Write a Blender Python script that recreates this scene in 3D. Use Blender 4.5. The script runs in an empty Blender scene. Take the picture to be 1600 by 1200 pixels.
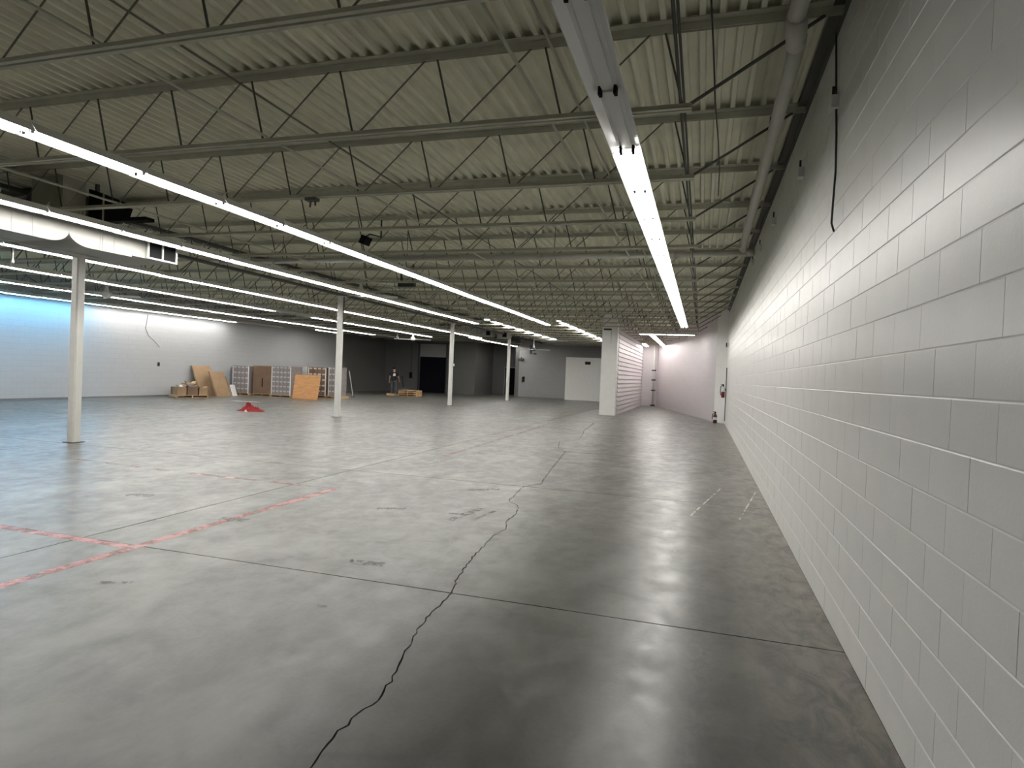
import bpy, bmesh, math, random
from mathutils import Vector, Matrix
random.seed(7)
S = bpy.context.scene
COL = S.collection

# ---------------------------------------------------------------- camera
YAW, PIT, ROL, EYE = .2944, -.0158, .0405, 1.65
def cam_axes():
    cy, sy = math.cos(YAW), math.sin(YAW)
    fwd, right, up = Vector((-sy, cy, 0)), Vector((cy, sy, 0)), Vector((0, 0, 1))
    f2 = fwd*math.cos(PIT) + up*math.sin(PIT)
    u2 = up*math.cos(PIT) - fwd*math.sin(PIT)
    r2 = right*math.cos(ROL) + u2*math.sin(ROL)
    u3 = u2*math.cos(ROL) - right*math.sin(ROL)
    return r2, u3, f2
CR, CU, CF = cam_axes()
cd = bpy.data.cameras.new('camera'); cd.sensor_width = 36; cd.lens = 36*980/1600
cd.clip_start = .05; cd.clip_end = 300
cam = bpy.data.objects.new('camera', cd); COL.objects.link(cam)
m = Matrix.Identity(4)
for i in range(3):
    m[i][0], m[i][1], m[i][2] = CR[i], CU[i], -CF[i]
m[2][3] = EYE
cam.matrix_world = m
S.camera = cam

# ---------------------------------------------------------------- world, exposure
w = bpy.data.worlds.new('world'); S.world = w; w.use_nodes = True
w.node_tree.nodes['Background'].inputs[0].default_value = (.55, .6, .68, 1)
w.node_tree.nodes['Background'].inputs[1].default_value = .05
vs = S.view_settings
vs.view_transform = 'Standard'; vs.look = 'None'; vs.gamma = 1; vs.use_curve_mapping = False
vs.exposure = 0.16
TUBE = 30.0            # emission of a lit fluorescent tube

# ---------------------------------------------------------------- materials
MATS = {}
def mat(name, col, rough=.6, metal=0., var=.0, scale=6., bump=0., bscale=40., spec=.5, stretch=(1,1,1)):
    if name in MATS: return MATS[name]
    M = bpy.data.materials.new(name); M.use_nodes = True
    nt = M.node_tree; b = nt.nodes['Principled BSDF']
    b.inputs['Base Color'].default_value = (*col, 1); b.inputs['Roughness'].default_value = rough
    b.inputs['Metallic'].default_value = metal; b.inputs['Specular IOR Level'].default_value = spec
    tc = nt.nodes.new('ShaderNodeTexCoord'); mp = nt.nodes.new('ShaderNodeMapping')
    mp.inputs['Scale'].default_value = stretch
    nt.links.new(tc.outputs['Object'], mp.inputs['Vector'])
    if var:
        n = nt.nodes.new('ShaderNodeTexNoise'); n.inputs['Scale'].default_value = scale; n.inputs['Detail'].default_value = 5
        nt.links.new(mp.outputs[0], n.inputs['Vector'])
        r = nt.nodes.new('ShaderNodeValToRGB')
        r.color_ramp.elements[0].position = .3; r.color_ramp.elements[1].position = .7
        r.color_ramp.elements[0].color = (*[max(0, c*(1-var)) for c in col], 1)
        r.color_ramp.elements[1].color = (*[min(1, c*(1+var)) for c in col], 1)
        nt.links.new(n.outputs[0], r.inputs[0]); nt.links.new(r.outputs[0], b.inputs['Base Color'])
    if bump:
        n2 = nt.nodes.new('ShaderNodeTexNoise'); n2.inputs['Scale'].default_value = bscale; n2.inputs['Detail'].default_value = 3
        nt.links.new(mp.outputs[0], n2.inputs['Vector'])
        bp = nt.nodes.new('ShaderNodeBump'); bp.inputs['Strength'].default_value = bump; bp.inputs['Distance'].default_value = .01
        nt.links.new(n2.outputs[0], bp.inputs['Height']); nt.links.new(bp.outputs[0], b.inputs['Normal'])
    MATS[name] = M
    return M
def emis(name, col, strength):
    if name in MATS: return MATS[name]
    M = bpy.data.materials.new(name); M.use_nodes = True
    b = M.node_tree.nodes['Principled BSDF']
    b.inputs['Base Color'].default_value = (.8, .8, .8, 1)
    b.inputs['Emission Color'].default_value = (*col, 1); b.inputs['Emission Strength'].default_value = strength
    MATS[name] = M
    return M

def floor_mat():
    M = bpy.data.materials.new('polished_concrete'); M.use_nodes = True
    nt = M.node_tree; N = nt.nodes; L = nt.links; b = N['Principled BSDF']
    tc = N.new('ShaderNodeTexCoord')
    def noise(scale, detail, st=(1,1,1), rough=.55, dist=0.):
        mp = N.new('ShaderNodeMapping'); mp.inputs['Scale'].default_value = st
        L.new(tc.outputs['Object'], mp.inputs['Vector'])
        n = N.new('ShaderNodeTexNoise'); n.inputs['Scale'].default_value = scale; n.inputs['Detail'].default_value = detail
        n.inputs['Roughness'].default_value = rough; n.inputs['Distortion'].default_value = dist
        L.new(mp.outputs[0], n.inputs['Vector']); return n.outputs[0]
    def ramp(src, p0, p1, c0, c1):
        r = N.new('ShaderNodeValToRGB'); e = r.color_ramp.elements
        e[0].position = p0; e[1].position = p1; e[0].color = (*c0, 1); e[1].color = (*c1, 1)
        L.new(src, r.inputs[0]); return r.outputs[0]
    def mix(kind, fac, a, c):
        x = N.new('ShaderNodeMix'); x.data_type = 'RGBA'; x.blend_type = kind
        if isinstance(fac, float): x.inputs[0].default_value = fac
        else: L.new(fac, x.inputs[0])
        L.new(a, x.inputs[6])
        if isinstance(c, tuple): x.inputs[7].default_value = (*c, 1)
        else: L.new(c, x.inputs[7])
        return x.outputs[2]
    def mth(op, a, v):
        x = N.new('ShaderNodeMath'); x.operation = op
        for i, q in enumerate((a, v)):
            if isinstance(q, (int, float)): x.inputs[i].default_value = q
            else: L.new(q, x.inputs[i])
        x.use_clamp = op in ('MULTIPLY',)
        return x.outputs[0]
    big = noise(.55, 6, (1, .8, 1), .6, .4)
    c = ramp(big, .3, .72, (.091, .093, .083), (.138, .140, .127))
    mid = noise(2.2, 6, (1, .55, 1), .65, .3)
    c = mix('MULTIPLY', .8, c, ramp(mid, .36, .58, (.62, .61, .58), (1, 1, 1)))
    fine = noise(38, 3)
    c = mix('MULTIPLY', .5, c, ramp(fine, .3, .7, (.8, .8, .8), (1.1, 1.1, 1.1)))
    # wheel scuffs: dark blots with a shape of their own
    blot = noise(2.1, 2, (1, 1.3, 1), .5, .8)
    c = mix('MIX', mth('MULTIPLY', ramp(blot, .60, .72, (0, 0, 0), (1, 1, 1)), .75), c, (.062, .06, .055))
    # pale worn areas
    pale = noise(.9, 4, (1.3, .8, 1), .5, .5)
    c = mix('MIX', mth('MULTIPLY', ramp(pale, .50, .68, (0, 0, 0), (1, 1, 1)), .65), c, (.205, .207, .188))
    # brownish dirt along the foot of the block wall and a scrubbed strip
    sx = N.new('ShaderNodeSeparateXYZ'); L.new(tc.outputs['Object'], sx.inputs[0])
    edge = N.new('ShaderNodeMapRange'); edge.inputs[1].default_value = .1; edge.inputs[2].default_value = .95
    L.new(sx.outputs[0], edge.inputs[0])
    dn = noise(4.5, 6, (1.6, .8, 1), .7, .6)
    c = mix('MIX', mth('MULTIPLY', edge.outputs[0], .85), c, ramp(dn, .38, .60, (.060, .050, .037), (.225, .20, .162)))
    # dark rubbed strip a hand's width wide, parallel to the wall
    ab = mth('ABSOLUTE', mth('SUBTRACT', sx.outputs[0], .05), 0)
    st = N.new('ShaderNodeMapRange'); st.inputs[1].default_value = .03; st.inputs[2].default_value = .14; st.inputs[3].default_value = 1; st.inputs[4].default_value = 0
    L.new(ab, st.inputs[0])
    yr = N.new('ShaderNodeMapRange'); yr.inputs[1].default_value = 5.2; yr.inputs[2].default_value = 7.5; yr.inputs[3].default_value = 1; yr.inputs[4].default_value = 0
    L.new(sx.outputs[1], yr.inputs[0])
    sn = noise(9, 5, (1.5, 1, 1), .7, .5)
    sm = mth('MULTIPLY', mth('MULTIPLY', st.outputs[0], yr.outputs[0]), ramp(sn, .38, .58, (.15, .15, .15), (1, 1, 1)))
    c = mix('MIX', mth('MULTIPLY', sm, .7), c, (.06, .057, .05))
    L.new(c, b.inputs['Base Color'])
    rr = noise(4.5, 6, (1, .8, 1), .7, .3)
    rm = N.new('ShaderNodeMapRange'); rm.inputs[1].default_value = .38; rm.inputs[2].default_value = .64
    rm.inputs[3].default_value = .28; rm.inputs[4].default_value = .40
    L.new(rr, rm.inputs[0]); L.new(rm.outputs[0], b.inputs['Roughness'])
    bp = N.new('ShaderNodeBump'); bp.inputs['Strength'].default_value = .05; bp.inputs['Distance'].default_value = .01
    L.new(noise(7, 3), bp.inputs['Height']); L.new(bp.outputs[0], b.inputs['Normal'])
    b.inputs['Specular IOR Level'].default_value = .5
    return M
def paint_mat(name, col, lo, hi, scale=9.):
    M = bpy.data.materials.new(name); M.use_nodes = True
    nt = M.node_tree; N = nt.nodes; L = nt.links; b = N['Principled BSDF']
    b.inputs['Base Color'].default_value = (*col, 1); b.inputs['Roughness'].default_value = .35
    tc = N.new('ShaderNodeTexCoord')
    n = N.new('ShaderNodeTexNoise'); n.inputs['Scale'].default_value = scale; n.inputs['Detail'].default_value = 6; n.inputs['Roughness'].default_value = .7
    L.new(tc.outputs['Object'], n.inputs['Vector'])
    r = N.new('ShaderNodeValToRGB'); r.color_ramp.elements[0].position = lo; r.color_ramp.elements[1].position = hi
    L.new(n.outputs[0], r.inputs[0]); L.new(r.outputs[0], b.inputs['Alpha'])
    return M
def blockwall_mat(name, col, rough=.5):
    M = bpy.data.materials.new(name); M.use_nodes = True
    nt = M.node_tree; N = nt.nodes; L = nt.links; b = N['Principled BSDF']
    b.inputs['Roughness'].default_value = rough
    tc = N.new('ShaderNodeTexCoord'); sx = N.new('ShaderNodeSeparateXYZ'); L.new(tc.outputs['Object'], sx.inputs[0])
    ad = N.new('ShaderNodeMath'); ad.operation = 'ADD'; L.new(sx.outputs[0], ad.inputs[0]); L.new(sx.outputs[1], ad.inputs[1])
    cx = N.new('ShaderNodeCombineXYZ'); L.new(ad.outputs[0], cx.inputs[0]); L.new(sx.outputs[2], cx.inputs[1])
    br = N.new('ShaderNodeTexBrick'); br.inputs['Scale'].default_value = 1
    br.inputs['Brick Width'].default_value = .406; br.inputs['Row Height'].default_value = .2032
    br.inputs['Mortar Size'].default_value = .006; br.inputs['Mortar Smooth'].default_value = .3
    br.inputs['Color1'].default_value = (*col, 1); br.inputs['Color2'].default_value = (*[c*.97 for c in col], 1)
    br.inputs['Mortar'].default_value = (*[c*.9 for c in col], 1)
    L.new(cx.outputs[0], br.inputs['Vector']); L.new(br.outputs['Color'], b.inputs['Base Color'])
    bp = N.new('ShaderNodeBump'); bp.invert = True; bp.inputs['Strength'].default_value = .5; bp.inputs['Distance'].default_value = .006
    L.new(br.outputs['Fac'], bp.inputs['Height']); L.new(bp.outputs[0], b.inputs['Normal'])
    return M

FLOOR = floor_mat()
WALLP = mat('painted_block', (.74, .735, .70), .30, var=.03, scale=3, bump=.06, bscale=55)
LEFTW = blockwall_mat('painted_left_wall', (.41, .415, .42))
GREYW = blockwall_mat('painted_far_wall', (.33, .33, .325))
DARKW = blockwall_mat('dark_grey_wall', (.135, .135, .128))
WHITEW = mat('white_drywall', (.88, .87, .84), .6, var=.02)
PINKW = blockwall_mat('rear_wall_paint', (.66, .61, .62))
DECK = mat('painted_deck', (.78, .765, .61), .55, var=.10, scale=1.6, bump=.1, bscale=20)
STEEL = mat('painted_steel', (.55, .54, .44), .5, var=.08, scale=5)
ROD = mat('dark_web_steel', (.10, .098, .085), .6)
WHITEM = mat('white_enamel', (.74, .74, .72), .35)
GALV = mat('pale_duct_paint', (.42, .415, .38), .5, var=.06, scale=3)
PIPE = mat('pipe_paint', (.50, .49, .43), .45, var=.06, scale=4)
POSTM = mat('post_paint', (.72, .71, .67), .45, var=.04, scale=4)
BLACK = mat('black_plastic', (.010, .010, .011), .8, spec=.15)
DARK = mat('dark_grey_metal', (.05, .05, .05), .6)
CARD = mat('cardboard', (.30, .195, .11), .8, var=.12, scale=3)
CARD2 = mat('brown_cardboard', (.17, .105, .065), .8, var=.12, scale=3)
WOOD = mat('pallet_wood', (.50, .33, .17), .75, var=.2, scale=6, stretch=(1, 6, 6))
PLY = mat('orange_plywood', (.52, .25, .09), .6, var=.18, scale=3, stretch=(1, 1, 5))
REDC = mat('red_fabric', (.30, .010, .014), .7, var=.25, scale=20)
PAPER = mat('white_paper', (.75, .74, .72), .6)
FILM = mat('grey_wrapped_carton', (.24, .21, .205), .3, var=.2, scale=5)
LABELM = mat('carton_label', (.50, .48, .47), .4)
SKIN = mat('skin', (.42, .26, .19), .6)
SHIRT = mat('black_cotton', (.008, .008, .009), .85)
JEANS = mat('grey_denim', (.065, .068, .075), .85, var=.2, scale=30)
REDM = mat('red_enamel', (.15, .010, .012), .3)
SOIL = mat('joint_dirt', (.018, .016, .014), .9)
LIT = emis('lit_tube', (1.0, .97, .93), TUBE)
LITB = emis('lit_blue_tube', (.20, .60, 1.0), TUBE*1.9)
RUBBER = mat('cable_black', (.02, .02, .02), .5)

# ---------------------------------------------------------------- mesh helpers
class MB:
    def __init__(s): s.v, s.f = [], []
    def add(s, vs, fs):
        o = len(s.v); s.v += [tuple(v) for v in vs]; s.f += [tuple(i+o for i in f) for f in fs]; return s
    def box(s, x0, x1, y0, y1, z0, z1):
        return s.add([(x0,y0,z0),(x1,y0,z0),(x1,y1,z0),(x0,y1,z0),(x0,y0,z1),(x1,y0,z1),(x1,y1,z1),(x0,y1,z1)],
            [(0,3,2,1),(4,5,6,7),(0,1,5,4),(1,2,6,5),(2,3,7,6),(3,0,4,7)])
    def bar(s, a, b, w, h=None):      # rectangular bar between two points
        a, b = Vector(a), Vector(b); h = h or w; d = (b-a).normalized()
        up = Vector((0,0,1)) if abs(d.z) < .95 else Vector((0,1,0))
        x = d.cross(up).normalized()*w/2; y = x.cross(d).normalized()*h/2
        vs = [a-x-y, a+x-y, a+x+y, a-x+y, b-x-y, b+x-y, b+x+y, b-x+y]
        return s.add(vs, [(0,1,2,3),(7,6,5,4),(4,5,1,0),(5,6,2,1),(6,7,3,2),(7,4,0,3)])
    def tube(s, pts, r, n=8, cap=True):
        pts = [Vector(p) for p in pts]; rs = r if isinstance(r, (list, tuple)) else [r]*len(pts)
        rings = []; prev = None
        for i, p in enumerate(pts):
            d = (pts[min(i+1, len(pts)-1)] - pts[max(i-1, 0)]).normalized()
            if prev is None:
                u = Vector((0,0,1)) if abs(d.z) < .9 else Vector((1,0,0))
                x = d.cross(u).normalized()
            else: x = (prev - d*prev.dot(d)).normalized()
            prev = x; y = d.cross(x)
            rings.append([p + (x*math.cos(2*math.pi*k/n) + y*math.sin(2*math.pi*k/n))*rs[i] for k in range(n)])
        vs = [v for rg in rings for v in rg]; fs = []
        for i in range(len(rings)-1):
            for k in range(n):
                fs.append((i*n+k, i*n+(k+1)%n, (i+1)*n+(k+1)%n, (i+1)*n+k))
        if cap: fs += [tuple(range(n-1, -1, -1)), tuple(range((len(rings)-1)*n, len(rings)*n))]
        return s.add(vs, fs)
    def prism(s, poly, axis, a, b):   # polygon in the two other axes, extruded along axis
        n = len(poly); vs = []
        for t in (a, b):
            for p, q in poly:
                vs.append({'x': (t,p,q), 'y': (p,t,q), 'z': (p,q,t)}[axis])
        fs = [tuple(range(n)), tuple(range(2*n-1, n-1, -1))] + [(i, i+n, (i+1)%n+n, (i+1)%n) for i in range(n)]
        return s.add(vs, fs)
    def mesh(s, name, smooth=False):
        me = bpy.data.meshes.new(name); me.from_pydata(s.v, [], s.f)
        bm = bmesh.new(); bm.from_mesh(me); bmesh.ops.recalc_face_normals(bm, faces=bm.faces); bm.to_mesh(me); bm.free()
        if smooth:
            me.polygons.foreach_set('use_smooth', [True]*len(me.polygons))
        me.update(); return me
def link(name, data, parent=None, material=None, loc=(0,0,0), rz=0.):
    o = bpy.data.objects.new(name, data); COL.objects.link(o)
    if parent is not None: o.parent = parent
    o.location = loc
    if rz: o.rotation_euler = (0, 0, rz)
    if material is not None and not data.materials: data.materials.append(material)
    return o
def part(name, mb, material, parent, smooth=False, loc=(0,0,0)):
    return link(name, mb.mesh(name, smooth), parent, material, loc)
def tag(o, label, cat, group=None):
    o['label'] = label; o['category'] = cat
    if group: o['group'] = group
    return o
def thing(name, label, cat, loc=(0,0,0), rz=0., group=None):
    o = link(name, None, None, None, loc, rz); return tag(o, label, cat, group)
def struct(name, mb, material, parent=None):
    o = part(name, mb, material, parent); o['kind'] = 'structure'; return o
ORD = ['', 'first','second','third','fourth','fifth','sixth','seventh','eighth','ninth','tenth','eleventh','twelfth','thirteenth',
 'fourteenth','fifteenth','sixteenth','seventeenth','eighteenth','nineteenth','twentieth','twenty-first','twenty-second','twenty-third',
 'twenty-fourth','twenty-fifth','twenty-sixth','twenty-seventh','twenty-eighth','twenty-ninth','thirtieth','thirty-first','thirty-second']
def project(p):
    d = Vector(p) - Vector((0,0,EYE)); z = d.dot(CF)
    if z < .05: return None
    return 800 + 980*d.dot(CR)/z, 600 - 980*d.dot(CU)/z

XW, XL, ZD = .92, -23.4, 4.57          # right wall, left wall, underside of the roof deck
YF, YB = -4.0, 50.0

# ================================================================ STRUCTURE
# ---------------- floor: concrete slabs with open saw cuts and one long crack
fl = struct('floor', MB().box(XL-.3, XW+.3, YF-.3, YB+.3, -.25, -.05), SOIL)
G = .0065
xs = [XL, -17.5, -11.45, -5.35, XW]
ys = [4.34 + 4.57*k for k in range(-2, 11)]; ys[0] = YF; ys[-1] = YB
CRACK = [(-1.30,-.60),(-1.36,.3),(-1.43,1.2),(-1.44,1.9),(-1.47,2.22),(-1.50,2.38),(-1.51,2.60),(-1.48,2.83),(-1.53,3.09),(-1.63,3.49),(-1.70,3.84),
 (-1.72,4.34),(-1.80,4.65),(-1.89,5.22),(-1.91,5.49),(-1.97,6.03),(-1.93,6.34),(-2.03,6.68),(-2.04,7.13),(-2.15,7.57),(-2.34,7.80),
 (-2.46,8.91),(-2.28,9.25),(-2.47,10.65),(-2.80,13.48),(-3.09,14.06),(-3.40,15.61),(-3.05,16.45),(-3.25,18.05),(-3.44,19.2),(-3.6,21.6),(-3.7,22.62)]
def crack_pts(ya, yb):
    rnd = random.Random(int(ya*100)); P = []
    for (xa, y0), (xb, y1) in zip(CRACK, CRACK[1:]):
        n = max(2, int((y1-y0)/.045))
        for k in range(n):
            t = k/n; y = y0 + (y1-y0)*t
            if ya < y < yb: P.append((xa+(xb-xa)*t + (rnd.uniform(-.014, .014) if k else rnd.uniform(-.004,.004)), y))
    def at(y):
        for (xa, y0), (xb, y1) in zip(CRACK, CRACK[1:]):
            if y0 <= y <= y1: return xa + (xb-xa)*(y-y0)/(y1-y0)
    return [(at(ya), ya)] + P + [(at(yb), yb)]
for i in range(4):
    for j in range(len(ys)-1):
        x0, x1 = xs[i] + (G if i else 0), xs[i+1] - (G if i < 3 else 0)
        y0, y1 = ys[j] + G, ys[j+1] - G
        if i == 3 and ys[j] >= -.5 and ys[j+1] < 22.7:
            P = crack_pts(y0, y1); hw = .0055 if y1 < 9.2 else .006
            prof = [hw*random.uniform(.55, 1.15) for _ in P]
            left = [(x0, y0)] + [(x-q, y) for (x, y), q in zip(P, prof)] + [(x0, y1)]
            right = [(x+q, y) for (x, y), q in zip(P, prof)] + [(x1, y1), (x1, y0)]
            part('slab', MB().prism(left, 'z', -.05, 0), FLOOR, fl)
            part('slab', MB().prism(right, 'z', -.05, 0), FLOOR, fl)
        else:
            part('slab', MB().box(x0, x1, y0, y1, -.05, 0), FLOOR, fl)
# painted and taped marks on the slabs
RED = paint_mat('worn_red_paint', (.42, .125, .12), .30, .58, 5)
PINK = paint_mat('faded_red_paint', (.40, .20, .185), .42, .64, 3)
WHT = paint_mat('worn_white_paint', (.62, .62, .58), .38, .55, 5)
MARKS = [0]
def mark(name, pts, w, material, lab):
    mb = MB(); MARKS[0] += 1; zm = .0008 + .0002*MARKS[0]      # a coat of paint each, never coplanar
    for (xa, ya), (xb, yb) in zip(pts, pts[1:]):
        d = Vector((xb-xa, yb-ya)).normalized(); nx, ny = -d.y*w/2, d.x*w/2
        L = math.hypot(xb-xa, yb-ya); n = max(1, int(L/.25))
        for k in range(n):
            a, c = k/n, (k+1)/n
            p = [(xa+(xb-xa)*t, ya+(yb-ya)*t) for t in (a, c)]
            mb.add([(p[0][0]+nx, p[0][1]+ny, zm), (p[1][0]+nx, p[1][1]+ny, zm), (p[1][0]-nx, p[1][1]-ny, zm), (p[0][0]-nx, p[0][1]-ny, zm)], [(0,1,2,3)])
    o = part(name, mb, material, fl); o['label'] = lab; return o
mark('painted_line', [(-9.0,4.29),(-4.76,4.29)], .10, RED, 'worn red line along the near saw cut')
mark('painted_line', [(-4.70,2.2),(-4.69,7.42)], .11, RED, 'worn red line leading away from camera')
mark('painted_line', [(-9.6,7.62),(-7.7,7.47),(-4.75,7.42)], .10, PINK, 'faded red line crossing beyond the near one')
mark('painted_line', [(-4.74,11.0),(-4.9,20.0)], .10, PINK, 'faint red line in the middle distance')
mark('painted_line', [(-12.3,32.3),(-6.7,32.3)], .10, WHT, 'pale line across the floor beyond the posts')
mark('tape_mark', [(-.07,8.0),(.36,10.38)], .022, WHT, 'white chalk stroke on the floor')
mark('tape_mark', [(.50,8.06),(.84,10.17)], .02, WHT, 'second white chalk stroke on the floor')
mark('tape_mark', [(-.07,8.0),(.16,7.97)], .02, WHT, 'short white chalk stroke on the floor')

SCUFF = paint_mat('dark_scuff', (.035, .034, .031), .44, .62, 11)
for pts, wd in (([(-2.62,6.45),(-2.5,7.2)], .10), ([(-2.38,6.55),(-2.30,7.25)], .05), ([(-2.75,6.75),(-2.45,6.85)], .08), ([(-4.8,5.42),(-4.5,5.5)], .14),
                ([(-2.75,4.70),(-2.5,4.74)], .12), ([(-2.47,3.74),(-2.40,3.75)], .03), ([(-4.2,3.5),(-3.95,3.6)], .05), ([(-3.6,6.6),(-3.3,6.75)], .10),
                ([(-6.6,5.9),(-6.3,6.0)], .14), ([(-3.1,8.2),(-2.7,8.5)], .12)):
    mark('scuff_mark', pts, wd, SCUFF, 'dark rubbed scuff on the concrete')
# ---------------- right wall of painted concrete block
BL, BH = .4064, .2032
wr = struct('wall_right', MB().box(XW+.0030, XW+.3, YF, 26.6, 0, 4.75), WALLP)
def block_mesh(L, H):
    g1, g2, c, cv, ch = .0004, .0016, .0026, .0014, .0042; mb = MB()
    a = [(0, g1, g2), (0, L-g1, g2), (0, L-g1, H-g2), (0, g1, H-g2)]
    f = [(-.0, p[1] + (cv if p[1] < L/2 else -cv), p[2] + (ch if p[2] < H/2 else -ch)) for p in a]
    b0 = [(c, p[1], p[2]) for p in a]; b1 = [(.02, p[1], p[2]) for p in a]
    mb.add(f + b0 + b1, [(3,2,1,0)] + [(i, (i+1)%4, 4+(i+1)%4, 4+i) for i in range(4)] + [(4+i, 4+(i+1)%4, 8+(i+1)%4, 8+i) for i in range(4)])
    return mb
BM = block_mesh(BL, BH); bmesh_data = BM.mesh('block'); bmesh_data.materials.append(WALLP)
cells = []
for n in range(22):
    off = 2.60 if n % 2 == 0 else 2.397
    k = -16
    while True:
        y = off + k*BL; k += 1
        if y < YF: continue
        if y + BL > 26.6: break
        z = n*BH
        q = [project((XW, yy, zz)) for yy, zz in ((y, z), (y+BL, z), (y+BL, z+BH), (y, z+BH))]
        A = 0
        if y > .8 and all(q) and any(-5 < p[0] < 1620 and -10 < p[1] < 1210 for p in q):
            A = abs(sum(q[i][0]*q[(i+1)%4][1] - q[(i+1)%4][0]*q[i][1] for i in range(4)))/2
            A = min(A, 60000)
        cells.append((A, y, z))
cells.sort(reverse=True)
rest = MB()
for idx, (A, y, z) in enumerate(cells):
    jx = random.uniform(-.0008, .0008)
    if idx < 300 and A > 0:
        link('block', bmesh_data, wr, None, (XW+jx, y, z))
    else:
        rest.add([(v[0]+XW+jx, v[1]+y, v[2]+z) for v in BM.v], BM.f)
o = part('block_field', rest, WALLP, wr); o['kind'] = 'stuff'

# ---------------- other walls
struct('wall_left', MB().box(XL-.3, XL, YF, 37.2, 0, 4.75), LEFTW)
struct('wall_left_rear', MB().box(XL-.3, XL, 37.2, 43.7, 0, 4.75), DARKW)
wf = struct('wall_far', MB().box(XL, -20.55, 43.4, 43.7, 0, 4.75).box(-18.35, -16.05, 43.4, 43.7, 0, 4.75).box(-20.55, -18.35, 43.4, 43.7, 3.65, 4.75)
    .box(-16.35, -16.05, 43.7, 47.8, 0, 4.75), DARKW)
struct('wall_recess', MB().box(-16.05, -15.0, 47.5, 47.8, 0, 4.75).box(-13.9, -12.9, 47.5, 47.8, 0, 4.75).box(-15.0, -13.9, 47.5, 47.8, 2.15, 4.75)
    .box(-13.45, -13.15, 45.0, 47.5, 0, 4.75).box(-15.2, -13.7, 49.5, 49.7, 0, 4.75), DARKW)
struct('wall_back', MB().box(-13.15, -4.33, 45.0, 45.3, 0, 4.75), GREYW)
struct('wall_white_partition', MB().box(-9.23, -4.33, 43.3, 43.42, 0, 3.0).box(-9.23, -9.11, 43.42, 45.0, 0, 3.0), WHITEW)
wp = struct('wall_partition', MB().box(-4.33, -3.68, 28.3, 40.2, 0, 4.75), PINKW)
struct('wall_pillar', MB().box(-4.33, -3.66, 27.75, 28.3, 0, 4.13).box(-4.30, -3.69, 27.80, 28.3, 4.13, 4.75), WHITEW)
cm = MB()
cm.add([(.0, 0, .0), (.045, 0, .0), (.012, 0, .165), (.0, 0, .165), (0, 11.7, .0), (.045, 11.7, .0), (.012, 11.7, .165), (0, 11.7, .165)],
       [(0,1,2,3),(7,6,5,4),(1,5,6,2),(0,4,5,1),(2,6,7,3)])
cmd = cm.mesh('course'); cmd.materials.append(PINKW)
for k in range(22): link('course', cmd, wp, None, (-3.68, 28.35, .006 + k*.2032))
struct('wall_rear', MB().box(-3.68, -2.7, 40.4, 40.6, 0, 4.75), PINKW)
ax, ay, bx_, by = -2.75, 40.5, .51, 27.5
L = math.hypot(bx_-ax, by-ay); dx, dy = (bx_-ax)/L, (by-ay)/L
nx, ny = -dy*.2, dx*.2
struct('wall_angled', MB().prism([(ax, ay), (bx_, by), (bx_+nx, by+ny), (ax+nx, ay+ny)], 'z', 0, 4.75), PINKW)
struct('wall_return', MB().prism([(.51, 27.5), (XW+.006, 26.6), (XW+.3, 26.6), (.75, 27.7)], 'z', 0, 4.75), WHITEW)
struct('wall_front', MB().box(XL, XW, YF-.3, YF, 0, 4.75), LEFTW)
struct('baseboard_left', MB().box(XL, XL+.012, YF, 43.4, 0, .07), mat('dark_base', (.16, .16, .16), .6))

# ---------------- far doors
d1 = struct('door_1', MB().box(-20.55, -18.35, 43.56, 43.6, 0, 2.68), mat('black_door', (.008, .009, .013), .85, spec=.1))
for k in range(5): part('door_panel', MB().box(-20.5, -18.4, 43.54, 43.56, .03+k*.53, .52+k*.53), MATS['black_door'], d1)
part('track', MB().box(-20.62, -20.54, 43.33, 43.4, 0, 3.75).box(-18.36, -18.28, 43.33, 43.4, 0, 3.75).box(-20.8, -18.1, 43.3, 43.4, 3.68, 3.78), DARK, d1)
part('header_panel', MB().box(-20.53, -18.37, 43.45, 43.5, 2.7, 3.66), GREYW, d1)
d2 = struct('door_2', MB().box(-15.0, -13.9, 47.62, 47.66, 0, 2.12), mat('doorway_shade', (.006, .006, .006), .9, spec=.1))  # near-black sheet in the open doorway, its shade painted in
part('door_frame', MB().box(-15.06, -15.0, 47.46, 47.5, 0, 2.2).box(-13.9, -13.84, 47.46, 47.5, 0, 2.2).box(-15.06, -13.84, 47.46, 47.5, 2.14, 2.2), GREYW, d2)

# ---------------- roof deck
ce = struct('ceiling', MB().box(XL, XW, YF, YB, 4.64, 4.75), DECK)
def sheet(y0, y1):
    mb = MB(); pts = []
    for k in range(6):
        x = k*.1524
        pts += [(x, .038), (x+.030, .038), (x+.045, 0), (x+.1374, 0)]
    pts = [(p, q) for p, q in pts] + [(.9144, .038)]
    P = []
    for k in range(6):
        x = k*.1524
        P += [(x, 0), (x+.044, 0), (x+.054, .055), (x+.142, .055)]
    P += [(.9144+.012, 0)]
    n = len(P); vs = [(p, y, q) for y in (y0, y1) for p, q in P]
    return mb.add(vs, [(i, i+1, n+i+1, n+i) for i in range(n-1)])
runs = [(YF, 5.34), (5.30, 14.49), (14.45, 23.64), (23.6, 32.79), (32.75, 41.94), (41.9, YB)]
for r, (a, c) in enumerate(runs):
    sd = sheet(a, c).mesh('deck_sheet'); sd.materials.append(DECK)
    for k in range(27):
        x = XW - .9144*(k+1)
        if x < XL - .5: break
        link('deck_sheet', sd, ce, None, (x, 0, ZD + (.0015 if (k+r) % 2 else 0) + (.001 if r % 2 else 0)))
part('ledge_angle', MB().box(XW-.09, XW, YF, 26.6, ZD-.012, ZD).box(XW-.012, XW, YF, 26.6, ZD-.10, ZD), ROD, ce)

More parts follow.
